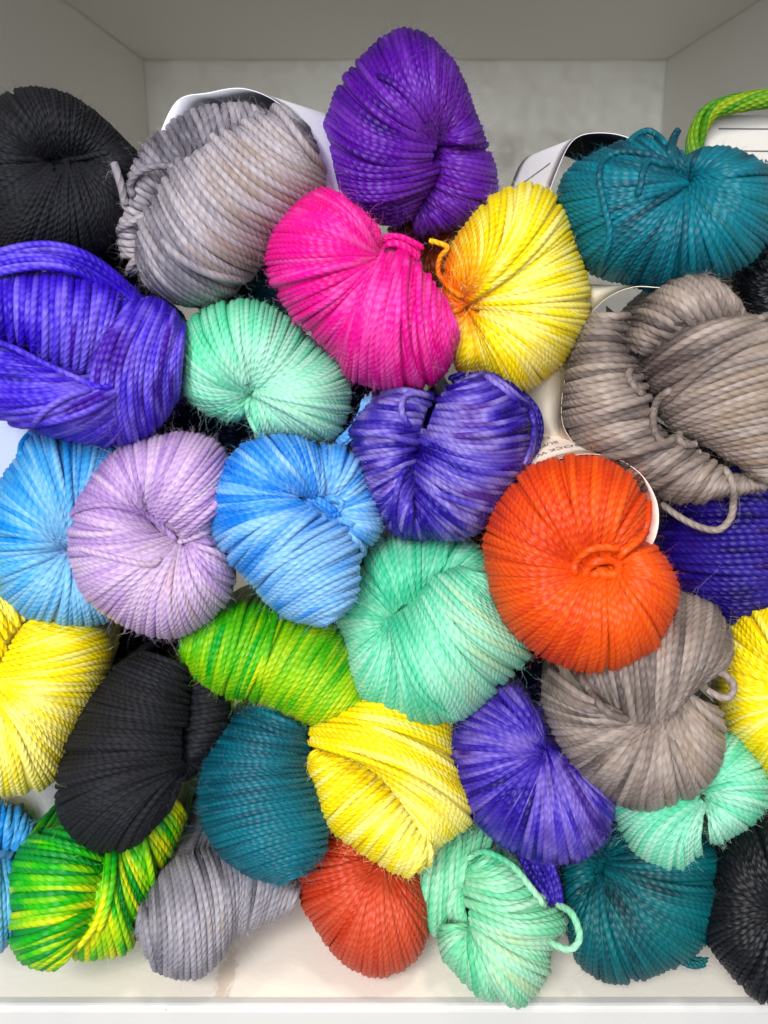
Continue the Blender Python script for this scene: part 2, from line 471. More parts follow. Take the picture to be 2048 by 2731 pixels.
            V, F, uv = tube(path, r * 1.11 * rng.uniform(0.94, 1.06), nl, flare=fl)
            uv[:, 0] += rng.random()
            mesh_obj('strand', V - self.base, F, self.mat, body, uvs=uv)
            self.pts.append(p)
            for z in rng.integers(2, NT - 1, 6):
                self.samples.append((p[z], nn[z], unit(dT[q][z])))
            self.samples.append((p[-1], unit(nn[-1]), unit(dT[q][-1])))
        return self
    def tie(self, pts, z, name='tie_strand', rf=1.0, taper=True, ride=True, sink=True):
        """a loose end or tie: points (px, py[, height]) laid over the skein at height z px above its rim plane"""
        pts = [tuple(p) + ((z,) if len(p) == 2 else ()) for p in pts]
        p3 = [self.pl.at(np.array([[p[0], p[1]]], float))[0] + self.pl.n * self.pl.m * p[2] for p in pts]
        path = spline(p3, False, np.linspace(0, 1, 12 * len(pts)))
        if ride and self.pts:                                # lie on the wound yarn, never sunk in it
            Q = np.concatenate(self.pts) - self.pl.o
            qh = Q @ self.pl.n; ql = Q - qh[:, None] * self.pl.n
            d = path - self.pl.o; ph = d @ self.pl.n; dl = d - ph[:, None] * self.pl.n
            want = ph.copy()
            for k in range(len(path)):
                near = np.linalg.norm(ql - dl[k], axis=1) < self.r * 1.7
                if near.any(): want[k] = max(ph[k], np.percentile(qh[near], 85) + self.r * (0.55 + rf * 0.75))
            want = np.convolve(np.pad(want, 4, mode='edge'), np.ones(9) / 9, mode='valid')
            e_ = np.clip(np.minimum(np.arange(len(path)), np.arange(len(path))[::-1]) / 5.0, 0, 1) if sink else 1.0
            path = path + self.pl.n * ((np.maximum(want, ph) - ph) * (0.35 + 0.65 * e_))[:, None]
        path[:, 2] = np.maximum(path[:, 2], self.r * rf + 0.0004)
        V, F, uv = tube(path, self.r * rf, taper=taper)
        mesh_obj(name, V - self.base, F, self.mat, self.root, uvs=uv)
        T = unit(np.gradient(path, axis=0))
        for q in range(2, len(path), 4):
            self.samples.append((path[q], unit(np.cross(T[q], rng.normal(size=3))), T[q]))
        return self
    def tuft(self, pts, z, w0, w1, n=9, rf=0.55):
        """a soft unspun tuft of tie ends"""
        Vs, Fs, us, o = [], [], [], 0
        p3 = np.array([self.pl.at(np.array([[p[0], p[1]]], float))[0] + self.pl.n * self.pl.m * (z if len(p) == 2 else p[2]) for p in pts])
        for k in range(n):
            a = rng.random() * 6.28; q = math.sqrt(rng.random())
            path = spline(p3, False, np.linspace(0, 1, 20))
            T = unit(np.gradient(path, axis=0)); S = unit(np.cross(T, self.pl.n))
            w = np.linspace(w0, w1, 20) * self.pl.m * q
            path = path + S * (w * math.cos(a))[:, None] + self.pl.n * (w * 0.6 * math.sin(a))[:, None]
            path = path + rng.normal(size=3) * 0.0003
            path[:, 2] = np.maximum(path[:, 2], self.r * rf + 0.0004)
            cut = rng.integers(15, 20)
            V, F, uv = tube(path[:cut], self.r * rf * rng.uniform(0.7, 1.2), taper=True)
            Vs.append(V); Fs.append(F + o); us.append(uv); o += len(V)
            for qq in range(3, cut, 3):
                self.samples.append((path[qq], unit(np.cross(T[qq], rng.normal(size=3))), T[qq]))
        mesh_obj('tie_tuft', np.concatenate(Vs) - self.base, np.concatenate(Fs), self.mat, self.root, uvs=np.concatenate(us))
        return self
    def bundle(self, pts, z, w, n=8, turns=1.6):
        """a rope of strands"""
        p3 = np.array([self.pl.at(np.array([[p[0], p[1]]], float))[0] + self.pl.n * self.pl.m * z for p in pts])
        path = spline(p3, False, np.linspace(0, 1, 50))
        T = unit(np.gradient(path, axis=0)); S = unit(np.cross(T, self.pl.n)); U = np.cross(S, T)
        a = np.linspace(0, turns * 6.28, 50)
        for k in range(n):
            b = a + k * 6.28 / n
            ww = w * self.pl.m * (1 if k else 0.1)
            q = path + S * (ww * np.cos(b))[:, None] + U * (ww * np.sin(b))[:, None]
            q[:, 0] = np.clip(q[:, 0], XL + self.r, XR - self.r)
            V, F, uv = tube(q, self.r)
            mesh_obj('strand', V - self.base, F, self.mat, self.root, uvs=uv)
            for z_ in range(2, 48, 4): self.samples.append((q[z_], unit(q[z_] - path[z_] + 1e-6), T[z_]))
        return self
    def paper(self, pts, z, shift, depth, hexc='e9e8ec', text=(), lines=(), inner=None):
        """printed paper band wrapped round the skein: front edge through pts, running back into the shelf"""
        pl = self.pl
        p3 = np.array([pl.at(np.array([[p[0], p[1]]], float))[0] + pl.n * pl.m * (z if len(p) == 2 else p[2]) for p in pts])
        n = 48
        e = spline(p3, False, np.linspace(0, 1, n))
        back = YB_DIR * depth + RIGHT * shift[0] * pl.m - UP * shift[1] * pl.m
        K = 8
        G = np.stack([e + back * (k / (K - 1)) for k in range(K)], 1)
        Nn = unit(np.cross(np.gradient(G, axis=0), np.gradient(G, axis=1)))
        mid = e.mean(0) + back * 0.5
        if np.sum((G - mid) * Nn) < 0: Nn = -Nn
        th = 0.00016
        A = G + Nn * th / 2; B = G - Nn * th / 2
        V = np.concatenate([A.reshape(-1, 3), B.reshape(-1, 3)])
        V[:, 2] = np.maximum(V[:, 2], 0.001); V[:, 0] = np.clip(V[:, 0], XL + 0.0008, XR - 0.0008)
        i, j = np.meshgrid(np.arange(n - 1), np.arange(K - 1), indexing='ij')
        f = np.stack([i * K + j, (i + 1) * K + j, (i + 1) * K + j + 1, i * K + j + 1], -1).reshape(-1, 4)
        o = n * K
        rim = []
        for a in range(n - 1):
            rim += [(a * K, (a + 1) * K, o + (a + 1) * K, o + a * K), (a * K + K - 1, (a + 1) * K + K - 1, o + (a + 1) * K + K - 1, o + a * K + K - 1)]
        for b in range(K - 1):
            rim += [(b, b + 1, o + b + 1, o + b), ((n - 1) * K + b, (n - 1) * K + b + 1, o + (n - 1) * K + b + 1, o + (n - 1) * K + b)]
        F = np.concatenate([f, f + o, np.array(rim)])
        pap = mesh_obj('paper_label', V - self.base, F, paper_material('label_paper', hexc), self.root)
        pap.data.polygons.foreach_set('use_smooth', np.r_[np.ones(2 * len(f), bool), np.zeros(len(rim), bool)])
        if inner:  # dark inner face: shade inside the band put into the paper colour
            pap.data.materials.append(paper_material('label_inner_shade', inner))
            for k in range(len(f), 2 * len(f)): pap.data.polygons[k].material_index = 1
        def on(u, v, off=0.00035):
            """point and frame on the outer face: u along the edge, v back from it"""
            x = u * (n - 1); i0 = int(min(n - 2, max(0, math.floor(x)))); fx = x - i0
            y = v * (K - 1); j0 = int(min(K - 2, max(0, math.floor(y)))); fy = y - j0
            def bl(M): return (M[i0, j0] * (1 - fx) + M[i0 + 1, j0] * fx) * (1 - fy) + (M[i0, j0 + 1] * (1 - fx) + M[i0 + 1, j0 + 1] * fx) * fy
            nn = unit(bl(Nn)); return bl(G) + nn * off, nn
        for (u0, v0, u1, v1, wd) in lines:
            q = 16
            pa = [on(u0 + (u1 - u0) * k / q, v0 + (v1 - v0) * k / q, 0.0003) for k in range(q + 1)]
            c = np.array([x[0] for x in pa]); T = unit(np.gradient(c, axis=0)); S = np.cross(T, np.array([x[1] for x in pa]))
            V = np.concatenate([c - S * wd / 2, c + S * wd / 2]); F = np.array([(k, k + 1, q + 2 + k, q + 1 + k) for k in range(q)])
            mesh_obj('printed_line', V - self.base, F, INK, pap)
        for (s, u, v, du, dv, size) in text:
            # each glyph is bent on to the paper
            cu = bpy.data.curves.new('printed_text', 'FONT'); cu.body = s; cu.size = 1.0; cu.resolution_u = 2
            tmp = bpy.data.objects.new('tmp_text', cu); COL.objects.link(tmp)
            dg = bpy.context.evaluated_depsgraph_get(); me = bpy.data.meshes.new_from_object(tmp.evaluated_get(dg))
            bpy.data.objects.remove(tmp); bpy.data.curves.remove(cu)
            elen = np.linalg.norm(np.diff(e, axis=0), axis=1).sum(); blen = np.linalg.norm(back)
            for vx in me.vertices:
                x, y = vx.co.x * size, vx.co.y * size
                vx.co = Vector(on(u + x * du / elen, v + y * dv / blen)[0] - self.base)
            me.materials.clear(); me.materials.append(INK)
            ob = bpy.data.objects.new('printed_text', me); COL.objects.link(ob); ob.parent = pap
        return self
    def done(self):
        n = int(self.nf * 3.2)
        if not self.samples or n <= 0: return
        K = 5
        idx = rng.integers(0, len(self.samples), n)
        P0 = np.array([self.samples[i][0] for i in idx]); N0 = np.array([self.samples[i][1] for i in idx]); T0 = np.array([self.samples[i][2] for i in idx])
        sgn = rng.choice([-1, 1], n)[:, None]
        d = unit(N0 * rng.uniform(0.15, 1.0, (n, 1)) + T0 * sgn * rng.uniform(0.2, 1.2, (n, 1)) + rng.normal(size=(n, 3)) * 0.45)
        ln = np.where(rng.random(n) < 0.6, rng.uniform(0.0007, 0.0022, n), rng.gamma(1.8, 0.0014, n) + 0.0010) * self.flen
        curl = rng.normal(size=(n, 3)) * 0.55
        curl2 = rng.normal(size=(n, 3)) * 0.5
        pts = [P0 + N0 * self.r * 0.8]
        for k in range(1, K):
            dd = unit(d + curl * (k / K) * 1.6 + curl2 * math.sin(k * 1.7) * 0.8)
            pts.append(pts[-1] + dd * (ln / (K - 1))[:, None])
        pts = np.stack(pts, 1)
        pts[..., 2] = np.maximum(pts[..., 2], 0.0006)
        side = unit(np.cross(d, rng.normal(size=(n, 3))))
        w = (0.000021 * rng.uniform(0.6, 1.3, n))[:, None, None] * np.linspace(1, 0.35, K)[None, :, None]
        A = pts + side[:, None] * w; B = pts - side[:, None] * w
        V = np.stack([A, B], 2).reshape(-1, 3)
        b0 = (np.arange(n) * K * 2)[:, None] + (np.arange(K - 1) * 2)[None]
        F = np.stack([b0, b0 + 1, b0 + 3, b0 + 2], -1).reshape(-1, 4)
        o = mesh_obj('fuzz', V - self.base, F, self.fz, self.root, smooth=False)
        o['kind'] = 'stuff'

# every outline below is in pixels of the photograph, put on a plane at its own measured distance (L, metres)
def fan(sk, c, R, rx, ry, rot=0.0, **kw):
    return sk.fold(ell(c, rx, ry, R, rot), R, closed=True, **kw)

GREY = ['585560', '8d8791', 'b3aab0', '9c8b86']
TAUPE = ['544a48', '82756f', 'a3958d', '8c7a6a']
MINT = ['5fcfa0', '86dcb8', 'a8e4ca', 'a2dabc']
TEALC = ['003848', '005468', '006c7e', '005c6a']
VIO = ['1c0c8c', '3a26b8', '5a48d0', '7c6ae0', '46289c']
LIME = ['0a8a2c', '2fb51c', '8fd015', 'd6dc16']
LBLUE = ['2f86d8', '5aa8e4', '86c0e8', '7ab4e0']
YEL = ['f6d420', 'fce63c', 'fdf08c', 'fbea58']
BLK = ['08090d', '0f1016', '191a22', '131319']

# ---- top row
s = Skein('charcoal black skein with a deep dimple against the left side of the shelf', (150, 450), 0.318, 8.0, BLK, fuzz=900, matkw=dict(rough=0.75))
fan(s, (180, 432), [(-60, 430), (-40, 300), (30, 252), (100, 240), (190, 262), (270, 318), (330, 380), (385, 440), (370, 540), (330, 630), (240, 690), (120, 710), (0, 700), (-50, 600), (-65, 500)], 55, 16, h=0.7)
s.tie([(150, 445, 60), (170, 430, 80), (230, 418, 90), (300, 405, 70)], 80, rf=1.1)
s.done()

s = Skein('warm grey skein in a white paper band beside the charcoal skein', (560, 540), 0.300, 11.5, GREY, fuzz=900)
s.fold([(745, 300), (690, 322), (604, 364), (540, 400), (481, 447), (437, 519), (394, 592), (380, 650), (385, 700)],
       [(815, 350), (850, 440), (850, 525), (790, 590), (730, 650), (665, 730), (600, 788), (510, 807), (420, 765)], t0=-58, h=0.62, dz=12, bow=(-.05, -.1, -.12, -.1, -.06))
s.fold([(735, 310), (690, 330), (604, 370), (540, 405), (481, 452), (437, 524), (394, 597), (380, 655), (388, 705)],
       [(715, 300), (660, 282), (590, 284), (500, 305), (415, 365), (348, 450), (316, 560), (320, 650), (350, 725)], t0=-50, h=0.6, dz=-25, gap=1.0, tail=0.045)
s.tie([(470, 450, 95), (420, 448, 95), (372, 466, 75), (352, 500, 50), (362, 525, 30)], 80)
s.tie([(338, 545, 35), (330, 500, 55), (318, 460, 60), (310, 438, 50)], 50, rf=1.15)
s.paper([(390, 450), (412, 395), (470, 272), (555, 248), (647, 236), (735, 270), (800, 335), (850, 420), (872, 520)], 0, (170, 0), 0.06, 'f1f2fa')
s.done()

s = Skein('deep purple skein standing on top of the pile against the back wall', (1085, 350), 0.335, 9.5, ['380a78', '541c96', '703cae', '5e2090'], fuzz=1300, flen=1.1)
s.fold([(1095, 570), (1118, 525), (1140, 482), (1148, 440), (1152, 400), (1155, 370), (1160, 358), (1168, 360), (1170, 378)],
       [(1010, 588), (925, 550), (872, 482), (856, 400), (885, 290), (942, 185), (1075, 84), (1205, 170), (1288, 372)], t0=-60, h=0.62, bow=(.02, .06, .1, .1, .08, .05, 0, -.03))
s.fold([(1170, 385), (1163, 420), (1152, 470), (1132, 510), (1105, 560)],
       [(1292, 386), (1318, 455), (1316, 530), (1240, 597), (1110, 628)], t0=-55, h=0.6, dz=-14)
s.tie([(1000, 205, 95), (1060, 240, 112), (1110, 290, 110), (1140, 340, 92)], 100)
s.done()

s = Skein('hot pink bean shaped skein under the purple one', (960, 770), 0.278, 10.0, ['e0047c', 'f01e92', 'f75cae', 'd80a80'], fuzz=900)
s.fold([(1012, 662), (1006, 670), (1002, 678), (1000, 684), (1000, 688), (1001, 692), (1004, 694), (1007, 694)],
       [(1005, 610), (940, 553), (861, 512), (785, 560), (726, 645), (724, 735), (785, 842), (895, 942)], t0=-60, h=0.62, bow=(0, -.05, -.06, -.05, 0, .03, .05))
s.fold([(1006, 692), (1030, 684), (1060, 683), (1100, 700), (1145, 748), (1185, 808)],
       [(897, 943), (932, 1000), (1000, 1028), (1090, 1036), (1172, 1000), (1216, 905)], t0=-74, h=0.56, bow=(-.02, -.06, -.1, -.1, -.05))
s.tuft([(1010, 660, 70), (1050, 650, 75), (1090, 668, 70), (1125, 695, 55)], 70, 16, 24, n=14, rf=0.8)
s.done()

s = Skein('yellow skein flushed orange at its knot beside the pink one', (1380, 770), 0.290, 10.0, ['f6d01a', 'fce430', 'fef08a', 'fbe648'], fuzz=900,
          zones=[(1235, 770, 190, 'ee6a12', 80), (1215, 900, 150, 'cf6a1a', 40)])  # orange zones: part dye, part reflected neighbour colour painted in
RY = [(1195, 710), (1222, 640), (1290, 552), (1345, 514), (1401, 495), (1465, 518), (1505, 580), (1531, 667), (1560, 740), (1565, 827), (1537, 896), (1480, 980), (1385, 1038), (1300, 990), (1230, 985), (1192, 900), (1186, 820)]
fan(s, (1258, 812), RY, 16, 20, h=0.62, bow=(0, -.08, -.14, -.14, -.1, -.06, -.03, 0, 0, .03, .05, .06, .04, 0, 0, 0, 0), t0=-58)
s.tie([(1250, 800, 60), (1205, 765, 70), (1176, 730, 70), (1180, 690, 75), (1200, 665, 85), (1175, 652, 85), (1152, 646, 80)], 80, rf=0.9)
s.tie([(1250, 805, 85), (1285, 785, 112), (1325, 752, 128)], 110, rf=0.95)
s.done()

s = Skein('teal skein with loose tie ends under the right side of the shelf top', (1790, 580), 0.300, 10.0, ['003f50', '005c6e', '00778a', '006872'], fuzz=1000)
RT = [(1830, 425), (1780, 388), (1700, 372), (1600, 410), (1520, 460), (1490, 540), (1510, 620), (1560, 712), (1660, 750), (1770, 772), (1880, 750), (1985, 702), (2045, 632), (2068, 545), (2040, 452), (1965, 408), (1895, 398), (1852, 416)]
fan(s, (1830, 492), RT, 14, 18, h=0.58, t0=-60)
s.tie([(1815, 462, 70), (1755, 431, 92), (1680, 415, 95), (1630, 431, 95), (1614, 475, 115), (1625, 544, 140), (1640, 616, 128), (1625, 677, 95), (1596, 728, 60)], 100)
s.tie([(1790, 455, 80), (1740, 440, 110), (1723, 462, 128), (1716, 500, 140), (1705, 532, 140)], 120)
s.tie([(1812, 470, 60), (1792, 425, 60), (1800, 372, 45), (1808, 352, 40), (1792, 380, 50), (1782, 440, 70)], 60)
s.tie([(1680, 392, 55), (1700, 366, 50), (1730, 354, 45), (1760, 372, 45), (1778, 400, 45)], 50)
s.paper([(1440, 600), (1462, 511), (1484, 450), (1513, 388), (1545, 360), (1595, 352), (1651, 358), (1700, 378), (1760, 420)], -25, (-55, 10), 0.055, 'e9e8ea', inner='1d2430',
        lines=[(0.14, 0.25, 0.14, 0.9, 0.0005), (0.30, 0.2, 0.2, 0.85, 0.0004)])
s.done()

s = Skein('black skein in the shadow at the right edge under the teal one', (2070, 760), 0.330, 9.0, BLK, fuzz=300)
fan(s, (2120, 770), [(1955, 760), (1975, 690), (2040, 640), (2130, 620), (2240, 650), (2300, 760), (2260, 870), (2120, 930), (2000, 880)], 20, 20, h=0.5)
s.done()

s = Skein('thick lime green yarn loop over a printed paper tag at the upper right corner', (1960, 400), 0.345, 9.0, ['337f1e', '5f9418', '93a81c', '76a01c'], fuzz=500, flen=0.8)
fan(s, (2190, 480), [(2190 + 105 * math.cos(a), 480 + 125 * math.sin(a)) for a in np.linspace(0, 2 * math.pi, 10, endpoint=False)], 12, 12, h=0.5)
s.bundle([(1852, 430), (1856, 372), (1880, 318), (1915, 290), (1970, 276), (2040, 266), (2120, 262)], 20, 15, n=11, turns=0.9)
s.paper([(1872, 306), (2000, 306), (2170, 306)], -40, (0, 190), 0.0008, 'bdb8b3',
        lines=[(0.18, 0.17, 0.98, 0.17, 0.0004), (0.08, 0.44, 0.98, 0.44, 0.0004)],
        text=[('ENN', 0.475, 0.64, 1, -1, 0.0040), ('29', 0.51, 0.76, 1, -1, 0.0036)])
s.done()

s = Skein('big taupe grey skein with a cream paper band at the right edge', (1800, 1050), 0.290, 12.5, TAUPE, fuzz=1000)
s.fold([(1679, 850), (1682, 917), (1701, 982), (1730, 1044), (1741, 1100), (1770, 1150), (1830, 1180), (1890, 1220), (1950, 1262), (2020, 1275)],
       [(1575, 845), (1538, 917), (1517, 1007), (1509, 1091), (1528, 1152), (1580, 1222), (1680, 1282), (1800, 1330), (1905, 1322), (2040, 1300)], t0=-60, h=0.72, dz=-12)
s.fold([(1682, 890), (1700, 955), (1735, 1018), (1748, 1070), (1785, 1128), (1835, 1158), (1895, 1190), (1965, 1232), (2010, 1262)],
       [(1905, 862), (1965, 850), (2045, 868), (2092, 930), (2110, 1010), (2112, 1090), (2102, 1170), (2085, 1235), (2060, 1280)], t0=-80, h=0.42, dz=28, tails=(False, True), bow=(.06, .05, .03, .0))
s.fold([(1968, 858), (1935, 862), (1900, 870), (1850, 892), (1790, 925), (1740, 960)],
       [(1958, 812), (1880, 752), (1795, 766), (1718, 826), (1680, 890), (1684, 930)], t0=-55, h=0.9, dz=34, bow=(-.05, -.05, 0))
s.tie([(1790, 1040, 150), (1759, 1064, 140), (1746, 1100, 120), (1750, 1148, 105), (1775, 1172, 95), (1800, 1160, 85)], 110)
s.tie([(1812, 1150, 90), (1810, 1168, 105), (1830, 1180, 110), (1855, 1178, 100)], 100)
s.tie([(1925, 1240, 70), (1945, 1275, 70), (1951, 1333, 62), (1943, 1376, 58), (1912, 1404, 58), (1864, 1398, 50), (1810, 1373, 35), (1762, 1340, 10)], 60, rf=0.95)
s.tie([(1690, 985, 70), (1684, 1008, 85), (1701, 1036, 85), (1720, 1053, 80)], 80, rf=0.9)
s.tie([(2075, 838, 40), (2040, 848, 50), (2005, 866, 55)], 50)
s.tuft([(1850, 1195, 75), (1870, 1225, 90), (1895, 1248, 88)], 80, 14, 20, n=9, rf=0.7)
s.paper([(1760, 772), (1701, 769), (1650, 783), (1604, 813), (1562, 863), (1532, 931), (1511, 1011), (1502, 1091), (1512, 1146), (1556, 1204), (1600, 1240)], 40, (-190, 10), 0.05, 'efe3cf')
s.done()

# ---- second row
s = Skein('blue violet skein wound in crossing layers at the left edge', (200, 910), 0.280, 10.0, VIO, fuzz=900, matkw=dict(patch=30, along=1.0, per=0.3, contrast=1.1))
s.fold([(355, 800), (385, 800), (420, 805), (455, 830), (488, 872)], [(262, 1176), (315, 1186), (365, 1180), (425, 1130), (470, 1055)], t0=-80, h=0.42, dz=-6, bow=(-.16, -.16, -.14, -.1, -.08))
s.fold([(90, 950), (180, 982), (260, 1006), (310, 1008), (345, 1003), (356, 1010), (352, 1030), (346, 1060)],
       [(-70, 905), (-70, 960), (-70, 1010), (-50, 1070), (20, 1115), (100, 1145), (190, 1167), (280, 1182)], t0=-58, h=0.55, dz=0, bow=(.03, .05, .05, .04))
s.fold([(-70, 900), (0, 905), (60, 932), (120, 962), (190, 984), (235, 990), (280, 986), (330, 970), (378, 945)],
       [(-80, 790), (-10, 758), (60, 744), (130, 738), (210, 744), (280, 766), (335, 803), (370, 850), (392, 905)], t0=-66, t1=84, h=0.5, dz=30)
s.fold([(-75, 705), (-75, 730), (-75, 757)], [(392, 815), (378, 828), (345, 815)], t0=-75, t1=80, h=0.16, dz=12, bow=(.21, .19, .15), tails=(True, True))
s.tie([(-60, 895, 60), (40, 925, 95), (120, 965, 105), (200, 1000, 100), (260, 1022, 88), (300, 1018, 80)], 90)
s.tie([(90, 1125, 60), (130, 1075, 90), (190, 1040, 100), (250, 1025, 95)], 95)
s.done()

s = Skein('pale mint kidney shaped skein left of the pink one', (690, 980), 0.288, 9.5, MINT, fuzz=900)
RK = [(660, 1104), (632, 1116), (596, 1113), (549, 1095), (505, 1058), (480, 1015), (473, 925), (512, 856), (559, 823), (621, 807), (690, 810), (740, 835), (790, 872), (850, 928), (905, 970), (927, 1030), (928, 1080), (905, 1150), (856, 1171), (790, 1174), (740, 1165), (700, 1160)]
fan(s, (672, 1046), RK, 14, 12, h=0.6, t0=-60, bow=(0, 0, .03, .06, .1, .12, .12, .1, .06, .03, 0, -.02, -.04, -.06, -.05, 0, 0, .04, .05, .04, 0, 0))
s.tie([(668, 1052, 70), (660, 1085, 88), (676, 1130, 80), (705, 1168, 45)], 80)
s.tie([(685, 1062, 75), (700, 1095, 95), (712, 1130, 88), (735, 1165, 55)], 80)
s.done()

s = Skein('mottled violet skein between the pink and the orange ones', (1170, 1220), 0.281, 10.5, ['1c106e', '362896', '5c4eb6', '8c7eca', '563a94'], fuzz=1000, matkw=dict(patch=34, along=1.1, per=0.3, contrast=1.2))
s.fold([(1150, 1058), (1140, 1108), (1128, 1150), (1118, 1190), (1112, 1225), (1108, 1252), (1105, 1275), (1103, 1295)],
       [(1040, 1045), (985, 1085), (940, 1150), (953, 1212), (965, 1270), (995, 1350), (1045, 1415), (1098, 1436)], t0=-58, h=0.78, dz=-10)
s.fold([(1200, 1040), (1168, 1082), (1147, 1130), (1136, 1165), (1128, 1200), (1122, 1240), (1115, 1280), (1110, 1310), (1108, 1338), (1106, 1352)],
       [(1310, 1008), (1365, 1042), (1402, 1110), (1406, 1180), (1385, 1260), (1340, 1335), (1290, 1400), (1228, 1433), (1160, 1430), (1106, 1434)], t0=-60, h=0.62, dz=8, bow=(-.1, -.1, -.08, -.05, 0, .03))
for k in range(4):
    o = k * 9
    s.tie([(1195 + o, 1010 + o, -10 + o), (1280, 984 + o, 0 + o), (1340 - o, 1008 + o, 0 + o), (1392 - o, 1048 + o, 0 + o), (1430 - o, 1092, 0 + o), (1443 - o, 1140, -5 + o), (1432 - o, 1196, -5 + o), (1405 - o, 1250, -10)], 0)
s.tie([(1155, 1067, 70), (1106, 1060, 105), (1082, 1077, 110), (1081, 1114, 118), (1103, 1152, 100)], 100)
s.tie([(1100, 1235, 90), (1075, 1275, 105), (1062, 1330, 98), (1060, 1390, 60), (1080, 1432, 10)], 90)
s.done()

s = Skein('sky blue skein tinged green at the left edge behind the lilac one', (170, 1420), 0.296, 10.0, LBLUE, fuzz=900, zones=[(-30, 1480, 130, '7fc66a', 40), (150, 1660, 110, 'a6d0b4', 20)])
RB = [(330, 1200), (270, 1172), (180, 1160), (95, 1165), (45, 1228), (5, 1290), (-30, 1370), (-38, 1450), (-25, 1530), (10, 1592), (70, 1641), (150, 1664), (230, 1668), (300, 1640), (350, 1560), (370, 1400), (360, 1280)]
fan(s, (190, 1456), RB, 12, 12, h=0.58, t0=-60)
s.tie([(60, 1235, 30), (62, 1185, 25), (95, 1150, 20), (150, 1152, 20)], 20)
s.paper([(-90, 1085), (-20, 1090), (70, 1100)], -75, (0, 190), 0.004, 'a8b0c8')
s.done()

s = Skein('lilac skein with a central knot between two blue ones', (410, 1430), 0.278, 10.0, ['a080bc', 'b898cc', 'ccb4d6', 'c4a6bc'], fuzz=1000, flen=1.15, zones=[(270, 1640, 90, 'd8c4a0', 20)])
RL = [(562, 1408), (602, 1330), (606, 1240), (560, 1180), (485, 1162), (410, 1172), (340, 1195), (285, 1230), (236, 1290), (205, 1345), (190, 1400), (190, 1450), (196, 1505), (225, 1580), (275, 1625), (330, 1662), (390, 1685), (443, 1695), (506, 1682), (570, 1636), (614, 1577), (617, 1522), (590, 1462)]
CL = [(492, 1440), (472, 1426), (447, 1406), (427, 1388), (408, 1372), (395, 1364), (389, 1366), (389, 1376), (393, 1388), (401, 1400), (411, 1413), (425, 1428), (440, 1441), (450, 1450), (456, 1455), (460, 1458), (464, 1460), (468, 1461), (474, 1461), (482, 1460), (490, 1457), (496, 1452), (497, 1446)]
s.fold(CL, RL, closed=True, h=0.6, t0=-60, spin=-0.02, bow=(0, -.06, -.05, 0, 0, 0, 0, 0, 0, .03, .04, .04, .02, 0, -.04, -.07, -.09, -.1, -.1, -.1, -.08, -.05, 0))
s.tie([(183, 1382, 40), (225, 1362, 95), (295, 1353, 125), (380, 1372, 118), (439, 1412, 92), (468, 1444, 70)], 100)
s.tie([(572, 1408, 50), (530, 1425, 80), (500, 1437, 85), (470, 1446, 72)], 80)
s.tie([(205, 1455, 70), (300, 1480, 125), (400, 1500, 118), (430, 1480, 100)], 100, rf=0.95)
s.done()

s = Skein('cornflower blue skein with two lobes in the middle of the pile', (770, 1410), 0.272, 10.5, ['2f78de', '5a9eea', '8ec0f0', '86b8ee'], fuzz=900, zones=[(690, 1560, 90, '9ccbe4', 30), (790, 1390, 90, '3f88e8', 120)])
s.fold([(866, 1338), (870, 1346), (880, 1365), (895, 1385), (918, 1408)], [(858, 1188), (932, 1204), (988, 1320), (1014, 1412), (968, 1474)], t0=-56, h=0.72, dz=-26)
s.fold([(856, 1330), (848, 1330), (838, 1327), (826, 1324), (812, 1322), (798, 1324), (792, 1330), (796, 1338), (806, 1348), (822, 1358), (842, 1368)],
       [(850, 1205), (825, 1184), (780, 1168), (728, 1168), (683, 1181), (634, 1205), (588, 1265), (565, 1332), (568, 1410), (610, 1490), (680, 1548)], t0=-58, h=0.6, dz=0, bow=(0, 0, 0, 0, .02, .03, .03, .0, -.03, -.05, -.06))
s.fold([(848, 1372), (880, 1385), (912, 1402), (934, 1442), (950, 1492), (954, 1545), (940, 1595), (905, 1632)],
       [(640, 1518), (672, 1548), (690, 1570), (708, 1594), (732, 1616), (765, 1638), (805, 1652), (850, 1661)], t0=-70, h=0.5, dz=10, bow=(-.05, -.06, -.07, -.08, -.08, -.07, -.05))
s.tie([(856, 1345, 70), (880, 1335, 88), (905, 1345, 88), (895, 1375, 88), (912, 1392, 78), (938, 1400, 60)], 80)
s.tie([(905, 1398, 70), (880, 1376, 90), (862, 1352, 80)], 80, rf=1.1)
fan(s, (862, 1362), [(862 + 78 * math.cos(a), 1362 + 78 * math.sin(a)) for a in np.linspace(0, 2 * math.pi, 10, endpoint=False)], 6, 6, h=0.4, dz=48, tail=0.01)
s.tuft([(838, 1340, 112), (866, 1360, 118), (900, 1388, 112)], 110, 9, 12, n=8, rf=0.8)
s.tuft([(905, 1180, -60), (948, 1142, -45), (978, 1090, -40), (984, 1030, -45)], -40, 12, 16, n=12, rf=0.75)
s.done()

